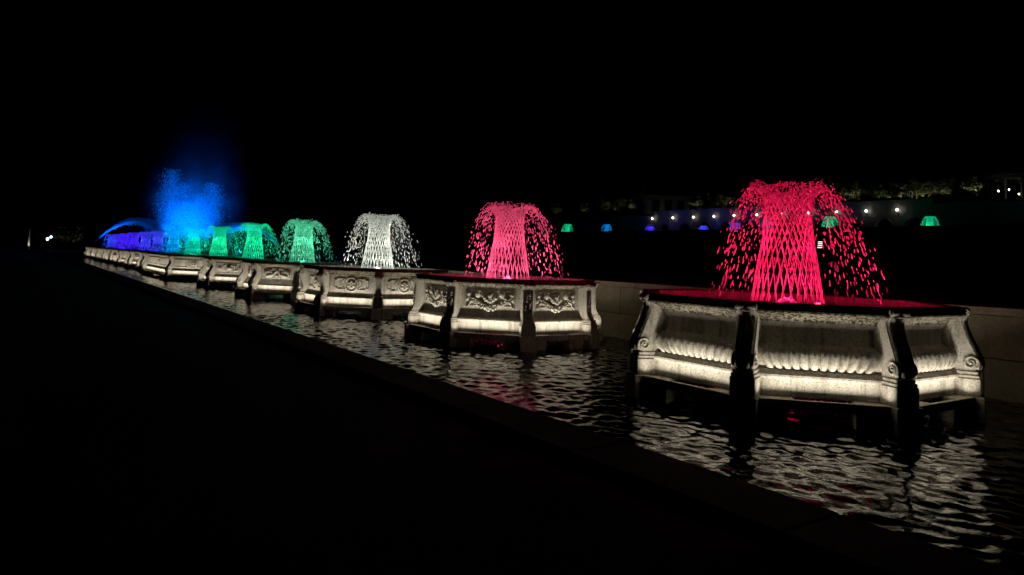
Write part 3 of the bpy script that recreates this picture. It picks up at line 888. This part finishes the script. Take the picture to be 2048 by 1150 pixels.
def arc_spray(name, A, B, top, n, seed):
    n = n*2; rg = np.random.default_rng(seed)
    A = np.array(A); B = np.array(B)
    t = rg.uniform(0, .78, n)
    base = A[None] + (B - A)[None]*t[:, None]
    z = A[2] + (B[2] - A[2])*t + 4*top*t*(1 - t)
    sp = .10 + .8*t**1.2
    fall = np.abs(rg.normal(0, 1, n))*sp*(.5 + 1.6*t)
    P = base + rg.normal(0, 1, (n, 3))*sp[:, None]*np.array([.6, .6, .25]); P[:, 2] = z - fall*.8 + rg.normal(0, .06, n)
    D = (B - A)[None] + np.zeros((n, 3)); D[:, 2] += 4*top*(1 - 2*t)
    return obj(name, drops_mesh(name, P, D, rg.uniform(.018, .04, n), rg.uniform(1.5, 4, n), M_FINE), big, kind='stuff')
arc_spray('arching_spray', (9.7 - PC.x, 129.4 - PC.y, 1.0), (21.0 - PC.x, 121.5 - PC.y, .9), 3.9, 5200, 31)
arc_spray('arching_spray', (33.6 - PC.x, 113.0 - PC.y, 1.2), (22.4 - PC.x, 120.5 - PC.y, .9), 3.6, 4200, 32)
# small upright jets round the foot of the plume
for q in range(13):
    a = 2*pi*q/13
    rg = np.random.default_rng(60 + q); n = 130; t = rg.uniform(0, 1, n)
    P = np.stack([6.2*math.cos(a) + rg.normal(0, .07 + .18*t), 6.2*math.sin(a) + rg.normal(0, .07 + .18*t), t*(4.1 + .6*math.sin(q*2.1))], 1)
    obj('upright_jet', drops_mesh('upright_jet', P, np.tile(np.array([[0, .05, 1.0]]), (n, 1)), rg.uniform(.015, .032, n), rg.uniform(1.5, 4, n), M_FINE), big, kind='stuff')
obj('pool_rim', MB().lathe([(7.6, -.6), (7.6, .42), (7.5, .5), (7.0, .5), (6.95, .42), (6.95, .0)], 40).mesh('pool_rim', M_WALL), big)
# drifting mist: a real volume, lit by the blue lamps below it
def mist():
    mt = bpy.data.materials.new('mist'); mt.use_nodes = True; nt = mt.node_tree
    nt.nodes.remove(nt.nodes['Principled BSDF']); out = nt.nodes['Material Output']
    v = N(nt, 'ShaderNodeVolumePrincipled'); v.inputs['Color'].default_value = (.9, .93, 1, 1); v.inputs['Anisotropy'].default_value = 0.0
    tc = N(nt, 'ShaderNodeTexCoord')
    n = N(nt, 'ShaderNodeTexNoise', Scale=.33, Detail=3.0, Roughness=.55); nt.links.new(tc.outputs['Object'], n.inputs['Vector'])
    rr = N(nt, 'ShaderNodeMapRange'); rr.inputs['From Min'].default_value = .36; rr.inputs['From Max'].default_value = .66
    nt.links.new(n.outputs[0], rr.inputs['Value'])
    sep = N(nt, 'ShaderNodeSeparateXYZ'); nt.links.new(tc.outputs['Object'], sep.inputs[0])
    def math_(op, a, b=None):
        q = N(nt, 'ShaderNodeMath', operation=op)
        for i, s in enumerate((a, b)):
            if s is None: continue
            if isinstance(s, (int, float)): q.inputs[i].default_value = s
            else: nt.links.new(s, q.inputs[i])
        return q.outputs[0]
    # widening, thinning column that leans with the breeze
    z = sep.outputs['Z']
    zz = math_('MULTIPLY', math_('POWER', math_('MAXIMUM', math_('DIVIDE', z, 26.0), 0.0), 1.6), 3.0)
    cx = math_('SUBTRACT', sep.outputs['X'], zz)
    r2 = math_('ADD', math_('MULTIPLY', cx, cx), math_('MULTIPLY', sep.outputs['Y'], sep.outputs['Y']))
    rad = math_('EXPONENT', math_('MULTIPLY', math_('POWER', r2, 1.5), -1/95.0))
    hgt = math_('EXPONENT', math_('MULTIPLY', math_('MAXIMUM', math_('SUBTRACT', z, 7.8), 0.0), -1/2.3))
    low = math_('MINIMUM', math_('MAXIMUM', math_('DIVIDE', math_('SUBTRACT', z, 2.2), 2.5), 0.0), 1.0)
    d = math_('MULTIPLY', math_('MULTIPLY', rad, math_('MULTIPLY', low, hgt)), math_('ADD', math_('MULTIPLY', rr.outputs[0], .9), .18))
    nt.links.new(math_('MULTIPLY', d, .11), v.inputs['Density'])
    nt.links.new(v.outputs[0], out.inputs['Volume'])
    mb = MB().lathe([(8.5, 1.6), (9.5, 8), (11.5, 16), (14, 30)], 24)
    return obj('mist', mb.mesh('mist', mt), big, kind='stuff', rz=math.atan2(RGT.y, RGT.x))
mist()
DEEP = (0.0, 0.10, 1.0)
for k, (dx, dy, pw) in enumerate(((-1.7, 1.2, 1.6), (1.7, -1.2, 1.6), (0, 0, 1.5))):
    light('plume_light', 'SPOT', (0.0, 0.12, 1.0), 12500*pw, (dx, dy, .35), big, rot=(pi, 0, 0), spot_size=R(75), spot_blend=.6, shadow_soft_size=.3)
for (px, py) in ((10.6 - PC.x, 128.6 - PC.y), (32.6 - PC.x, 113.8 - PC.y), (15.8 - PC.x, 125 - PC.y), (27.4 - PC.x, 117 - PC.y)):
    light('plume_light', 'SPOT', (0.0, 0.13, 1.0), 20000, (px + 1.6, py + 1.6, .1), big, rot=(pi, 0, 0), spot_size=R(120), spot_blend=.6, shadow_soft_size=.2)

# ------------------------------------------------------------------ terrace across the lawn
FJ = [((1860, 461), GREEN, 'small green jet on a pedestal across the lawn, farthest right'), ((1660, 459), GREEN, 'small green jet across the lawn seen through the crimson spray'),
 ((1535, 462), CYAN, 'small light blue jet across the lawn behind the crimson jet'), ((1470, 467), BLUEV, 'small violet blue jet across the lawn at the left fringe of the crimson spray'),
 ((1407, 471), BLUEV, 'small violet blue jet standing alone across the lawn'), ((1300, 471), VIOLET, 'small violet jet across the lawn below the leftmost wall lamp'),
 ((1213, 467), CYAN, 'small light blue jet across the lawn, second from the left'), ((1135, 466), GREEN, 'tiny green jet across the lawn, farthest left')]
PEDM = MB().lathe([(.45, 0), (.45, .12), (.22, .2), (.16, .5), (.2, .8), (.5, .92), (1.35, 1.05), (1.5, 1.2), (1.42, 1.24), (1.3, 1.2)], 20).mesh('pedestal_bowl', M_STONE)
for i, (q, c, lab) in enumerate(FJ):
    p = on_z(q[0], q[1], 7.9 + (0 if i else 0))
    root = thing('lawn_fountain', lab, 'fountain', (p.x, p.y, 0), i*.7, 'small jets across the lawn')
    zb = 7.9
    sc = 1.0
    a = obj('stream_lattice', LATTICE, root, (0, 0, zb - Z_POOL), kind='stuff')
    a = obj('falling_drops', CURTAINS[i % 3], root, (0, 0, zb - Z_POOL), kind='stuff')
    pb = obj('pedestal_bowl', PEDM, root, (0, 0, zb - 1.24))
    for k in range(3):
        an = 2*pi*k/3
        light('jet_light', 'SPOT', c, (800 if c in (GREEN, CYAN) else 1900)/3, (1.32*math.cos(an), 1.32*math.sin(an), zb + .08), root, rot=aim((-1.32*math.cos(an), -1.32*math.sin(an), 1.2)), spot_size=R(98), spot_blend=.8, shadow_soft_size=.06)
    light('pedestal_light', 'SPOT', WARM, 12, (-1.2, -.6, zb - 1.15), root, rot=(R(60), 0, R(-60)), spot_size=R(70), shadow_soft_size=.05)

# arcaded terrace wall, bay by bay, with a lamp on each pier
LY = [52.3, 57.4, 62.3, 67.4, 72.5, 77.7, 83.0, 88.1, 92.9, 98.1, 103.6, 109.5]
arc = thing('arcade_wall', 'long dark stone terrace wall with arched niches and a row of lamps', 'wall', (112, 0, 0))
WZ0, WZ1 = 7.0, 13.3
def bay_mesh(L):
    mb = MB(); r = 1.45; zs = 9.2; n = 12
    arch = [(-r, WZ0)] + [(-r*math.cos(pi*k/n), zs + r*math.sin(pi*k/n)) for k in range(n + 1)] + [(r, WZ0)]
    # front face: strips from the arch outline up to the top edge
    for (y0, z0), (y1, z1) in zip(arch, arch[1:]):
        if abs(y1 - y0) > 1e-6:
            mb.add([(0, y0, z0), (0, y1, z1), (0, y1, WZ1), (0, y0, WZ1)], [(0, 1, 2, 3)])
        mb.add([(0, y0, z0), (0, y1, z1), (.9, y1, z1), (.9, y0, z0)], [(3, 2, 1, 0)])
    for s in (-1, 1): mb.add([(0, s*r, WZ0), (0, s*L/2, WZ0), (0, s*L/2, WZ1), (0, s*r, WZ1)], [(0, 1, 2, 3)])
    mb.add([(.9, -r, WZ0), (.9, r, WZ0), (.9, r, zs + r), (.9, -r, zs + r)], [(0, 1, 2, 3)])
    mb.add([(0, -L/2, WZ1), (0, L/2, WZ1), (.9, L/2, WZ1), (.9, -L/2, WZ1)], [(0, 1, 2, 3)])
    return mb.mesh('arched_bay', M_TERR)
def archivolt():
    pts = [(-.04, -1.55*math.cos(pi*k/14), 9.2 + 1.55*math.sin(pi*k/14)) for k in range(15)]
    return MB().tube(pts, .11, 6).mesh('arch_moulding', M_TERR)
AV = archivolt()
for y0, y1 in zip(LY, LY[1:]):
    L = y1 - y0; mid = (y0 + y1)/2
    b = obj('arched_bay', bay_mesh(L), arc, (0, mid, 0))
    obj('arch_moulding', AV, b)
    for q, z in enumerate((10.95, 11.4, 11.85, 12.3, 12.75)):
        obj('stone_course', MB().box(-.05, .02, -L/2 + .01, L/2 - .01, z, z + .36).mesh('stone_course', M_TERR), b)
    obj('cornice', MB().box(-.25, .3, -L/2 + .004, L/2 - .004, 13.2, 13.5).mesh('cornice', M_TERR), b)
    if random.random() < .5: light('niche_light', 'POINT', (1, .85, .6), random.choice([.6, 2, 4]), (.55, mid + random.uniform(-.6, .6), 9.0), arc, shadow_soft_size=.1)
obj('wall_run', MB().box(.0, .9, 110, 140, 7.0, 12.6).mesh('wall_run', M_TERR), arc); obj('wall_run', MB().box(0, .9, 20, 52.2, 7.0, 12.6).mesh('wall_run', M_TERR), arc)
GLOBE = MB().ellipsoid((0, 0, 0), (.17, .17, .19), 10, 7).mesh('globe', M_LAMP, True)
BRACK = MB().tube([(.42, 0, -.55), (.2, 0, -.62), (0, 0, -.5), (0, 0, -.2)], .035, 6).lathe([(.09, -.24), (.13, -.18), (.06, -.16)], 8).mesh('bracket', M_METAL)
ORD = ['rightmost', 'second', 'third', 'fourth', 'fifth', 'sixth', 'seventh', 'eighth', 'ninth', 'tenth', 'leftmost']
for i, yy in enumerate(LY[1:]):
    lp = thing('wall_lamp', f'{ORD[i]} bright white globe lamp on the arcade wall' + ('' if i in (0, 10) else ', counted from the right'), 'lamp', (111.5, yy, 11.9), 0, 'globe lamps on the arcade wall')
    obj('globe', GLOBE, lp); obj('bracket', BRACK, lp)
    light('globe_light', 'POINT', (1, .94, .84), 3.5, (-.35, 0, 0), lp, shadow_soft_size=.1)

# trees on the terraces
def leaf_cloud(seed, rx, rz, n, leaf=.16):
    rg = np.random.default_rng(seed)
    # clumps spread through the crown, leaves gathered round them
    nc = 26; d = rg.normal(0, 1, (nc, 3)); d /= np.linalg.norm(d, axis=1, keepdims=True)
    C = d*(rg.uniform(.25, 1, nc)**.5)[:, None]*np.array([rx, rx, rz])
    P = C[rg.integers(0, nc, n)] + rg.normal(0, .30, (n, 3))*np.array([rx, rx, rz])*.55
    A = rg.normal(0, 1, (n, 3)); A /= np.linalg.norm(A, axis=1, keepdims=True)
    B = np.cross(A, rg.normal(0, 1, (n, 3))); B /= np.linalg.norm(B, axis=1, keepdims=True)
    s = (leaf*rg.uniform(.6, 1.3, n))[:, None]
    V = np.stack([P - A*s, P + B*s*.55, P + A*s, P - B*s*.55], 1).reshape(-1, 3)
    return np_mesh('crown', V, np.arange(n*4).reshape(n, 4), M_LEAF)
CROWNS = [leaf_cloud(s, 1.75, 1.25, 1500) for s in (3, 4, 5)]
def trunk_mesh(seed, h):
    rnd = random.Random(seed); mb = MB()
    mb.tube([(0,0,-.15),(.05,.03,h*.4),(0,.06,h*.8),(.05,0,h*1.1)], lambda t: .15*(1 - .55*t), 8)
    for q in range(6):
        a = rnd.uniform(0, 6.28); z = h*rnd.uniform(.65, 1.0); r = rnd.uniform(.8, 1.3)
        mb.tube([(0,0,z),(r*.5*math.cos(a), r*.5*math.sin(a), z + .55),(r*math.cos(a), r*math.sin(a), z + 1.0)], lambda t: .065*(1 - .7*t), 5)
    return mb.mesh('trunk', M_BARK)
TRUNKS = [trunk_mesh(s, 1.7) for s in (1, 2)]
def tree(x, y, z, label, i, s=1.0, up=0.0):
    t = thing('terrace_tree', label, 'tree', (x, y, z), i*1.1, 'small trees along the terraces')
    t.scale = (s, s, s)
    obj('trunk', TRUNKS[i % 2], t); obj('crown', CROWNS[i % 3], t, (0, 0, 2.65))
    if up: light('tree_uplight', 'SPOT', (1, .84, .55), up, (-1.1, -.5, .15), t, rot=(R(158), 0, R(60)), spot_size=R(95), spot_blend=.6, shadow_soft_size=.06)
    return t
TP = [(1712, 120), (1752, 105), (1790, 150), (1832, 100), (1866, 150), (1905, 110), (1945, 165), (1690, 60), (1640, 45), (1440, 120), (1480, 90), (1408, 50), (1390, 40)]
tl = ['directly above the second lamp from the right', 'between the two rightmost wall lamps', 'above the rightmost wall lamp', 'left of the far right green jet', 'above the far right green jet', 'midway between the green jet and the round tower', 'beside the round tower', 'just right of the crimson jet crown', 'behind the crimson jet crown', 'above the fourth lamp from the left', 'above the fifth lamp from the left', 'above the third lamp from the left', 'above the second lamp from the left']
for i, ((px, up), wds) in enumerate(zip(TP, tl)):
    d = ray(px, 400); t_ = 117.5/d.x
    tree(117.5, d.y*t_, 13.0, 'small leafy tree on the upper terrace ' + wds, i, .95 + .2*random.random(), up*2.0)
LP_ = [(1112, 424, 60, 'farthest left of the terrace trees, above the tiny green jet'), (1160, 424, 90, 'between the tiny green jet and the light blue jet'), (1205, 424, 90, 'above the light blue jet second from the left'), (1240, 424, 150, 'brightest of the trees left of the wall lamps'), (1275, 424, 110, 'just left of the leftmost wall lamp')]
for i, (px, py, up, wds) in enumerate(LP_):
    d = ray(px, 430); t_ = 113.5/d.x
    tree(113.5, d.y*t_, 12.9, 'small uplit tree ' + wds, i + 1, 1.05, up*2.0)

# conservatory beyond the terrace
hall = thing('garden_hall', 'long dark hall with a slate roof on the hill behind the crimson jet', 'building', (141, 118, 13.0), R(-34.8))
obj('wall', MB().box(-18, 18, -5, 5, 0, 5.8).mesh('wall', M_TERR), hall)
rf = obj('roof', MB().add([(-18.6,-5.6,5.8),(18.6,-5.6,5.8),(18.6,5.6,5.8),(-18.6,5.6,5.8),(-16,0,9.6),(16,0,9.6)], [(0,1,5,4),(1,2,5),(2,3,4,5),(3,0,4),(3,2,1,0)]).mesh('roof', M_ROOF), hall)
WIN = MB().box(-.9, .9, -.06, .06, 0, 3.4).mesh('window', M_GLASS); WFR = MB().box(-1.05,-.9,-.1,.08,-.1,3.55).box(.9,1.05,-.1,.08,-.1,3.55).box(-.9,.9,-.1,.08,3.4,3.55).box(-.9,.9,-.1,.08,-.1,0).mesh('frame', M_TERR)
for k in range(11):
    wdo = obj('window', WIN, hall, (-15 + 3*k, -5.02, 1.3)); obj('frame', WFR, wdo)
for k in range(4): light('hall_uplight', 'SPOT', (1, .9, .75), 45, (-14 + 9*k, -9, .2), hall, rot=(R(125), 0, 0), spot_size=R(110), spot_blend=.8, shadow_soft_size=.2)

# round tower with a small arched pavilion at the right edge
tw = thing('round_tower', 'round stone bastion with an arched pavilion on top at the right edge', 'tower', (121.5, 45.9, 7.6))
obj('drum', MB().lathe([(3.5, 0), (3.5, .4), (3.3, .5), (3.3, 5.2), (3.5, 5.3), (3.5, 5.6), (3.2, 5.6)], 36).mesh('drum', M_TERR), tw)
for k in range(8):
    a = 2*pi*k/8 + .2
    obj('column', MB().lathe([(.22, 5.6), (.22, 5.75), (.15, 5.85), (.14, 8.6), (.22, 8.75), (.24, 8.9)], 10, (2.6*math.cos(a), 2.6*math.sin(a))).mesh('column', M_TERR), tw)
    a2 = a + pi/8
    pts = [(2.6*math.cos(a + (pi/4)*t), 2.6*math.sin(a + (pi/4)*t), 8.0 + .9*math.sin(pi*t)) for t in [q/10 for q in range(11)]]
    obj('arch', MB().tube(pts, .12, 6).mesh('arch', M_TERR), tw)
obj('entablature', MB().lathe([(2.9, 8.92), (3.1, 9.1), (3.1, 9.5), (3.3, 9.7), (.2, 10.6)], 28).mesh('entablature', M_TERR), tw)
light('tower_uplight', 'SPOT', (1, .85, .65), 320, (-5.2, -1.2, .2), tw, rot=(R(120), 0, R(-77)), spot_size=R(80), spot_blend=.8, shadow_soft_size=.1)
for i, (px, py, dsc) in enumerate(((1997, 382, 'small lamp left of the pavilion columns on the round tower'), (2018, 379, 'brightest small lamp in the pavilion on the round tower'), (2038, 388, 'faint small lamp at the right edge of the round tower'))):
    p = at_depth(px, py, 103.5)
    l = thing('pavilion_lamp', dsc, 'lamp', p, 0, 'lamps of the pavilion')
    obj('globe', GLOBE, l).scale = (.55, .55, .55); obj('bracket', MB().tube([(0,0,-1.4),(0,0,-.16)], .035, 6).lathe([(.12,-1.5),(.12,-1.4),(.04,-1.36)], 8).mesh('bracket', M_METAL), l)

# lit garden steps on the slope
st = thing('garden_steps', 'short flight of garden steps with lit white treads behind the crimson jet', 'steps', (53.4, 33.9, 3.9), math.atan2(RGT.y, RGT.x))
for k in range(4):
    s_ = obj('step', MB().bevel_box(.2*k - .1, .2*k + .6, .42*k, .42*k + .44, -.6, .0 + .17*k, .01).mesh('step', M_TERR), st)
    obj('tread_lamp', MB().box(.2*k, .36 + .2*k, -.012 + .42*k, -.002 + .42*k, -.055 + .17*k, -.012 + .17*k).mesh('tread_lamp', M_LAMPS), s_)

# ------------------------------------------------------------------ far left
def post_lamp(px, py, depth, label, sc):
    p = at_depth(px, py, depth)
    t = thing('post_lamp', label, 'lamp', (p.x, p.y, .4), 0, 'post lamps at the far left')
    h = p.z - .4
    obj('post', MB().lathe([(.12, 0), (.12, .15), (.05, .25), (.045, h - .3), (.09, h - .2), (.03, h - .17)], 10).mesh('post', M_METAL), t)
    obj('globe', MB().ellipsoid((0, 0, h), (.17*sc, .17*sc, .19*sc), 10, 7).mesh('globe', M_LAMPB, True), t)
post_lamp(95, 478, 138, 'lower bluish white post lamp at the far left', 1.25)
post_lamp(102, 474, 142, 'higher bright white post lamp at the far left', 1.1)
p = at_depth(57, 494, 140)
ob = thing('slender_obelisk', 'slender pale obelisk lit from its foot at the far left', 'obelisk', (p.x, p.y, .4))
obj('shaft', MB().loft([[(x*s_, y*s_, z) for x, y in ((-1,-1),(1,-1),(1,1),(-1,1))] for s_, z in ((.18,.3),(.15,1.0),(.03,4.2),(.004,4.35))]).mesh('shaft', M_STONE), ob)
obj('base', MB().bevel_box(-.3, .3, -.3, .3, -.02, .3, .02).mesh('base', M_STONE), ob)
light('obelisk_uplight', 'SPOT', WARM, 110, (.1, -.8, .1), ob, rot=(R(157), 0, 0), spot_size=R(50), spot_blend=.4, shadow_soft_size=.05)
for i, (px, up, wds) in enumerate(((132, 50, 'uplit leafy tree between the post lamps and the blue arc'), (157, 70, 'uplit leafy tree just left of the foot of the blue arc'))):
    d = ray(px, 480); k_ = 175/d.y
    tt = tree(d.x*k_, 175, .4, wds, i, 1.35, up*1.1)

for mt in (M_LAMP, M_LAMPB, M_LAMPS): mt.cycles.emission_sampling = 'NONE'
# ------------------------------------------------------------------ done
for o in COL.objects:
    if o.type == 'MESH' and o.data.materials and o.data.materials[0] is None: print('no material', o.name)
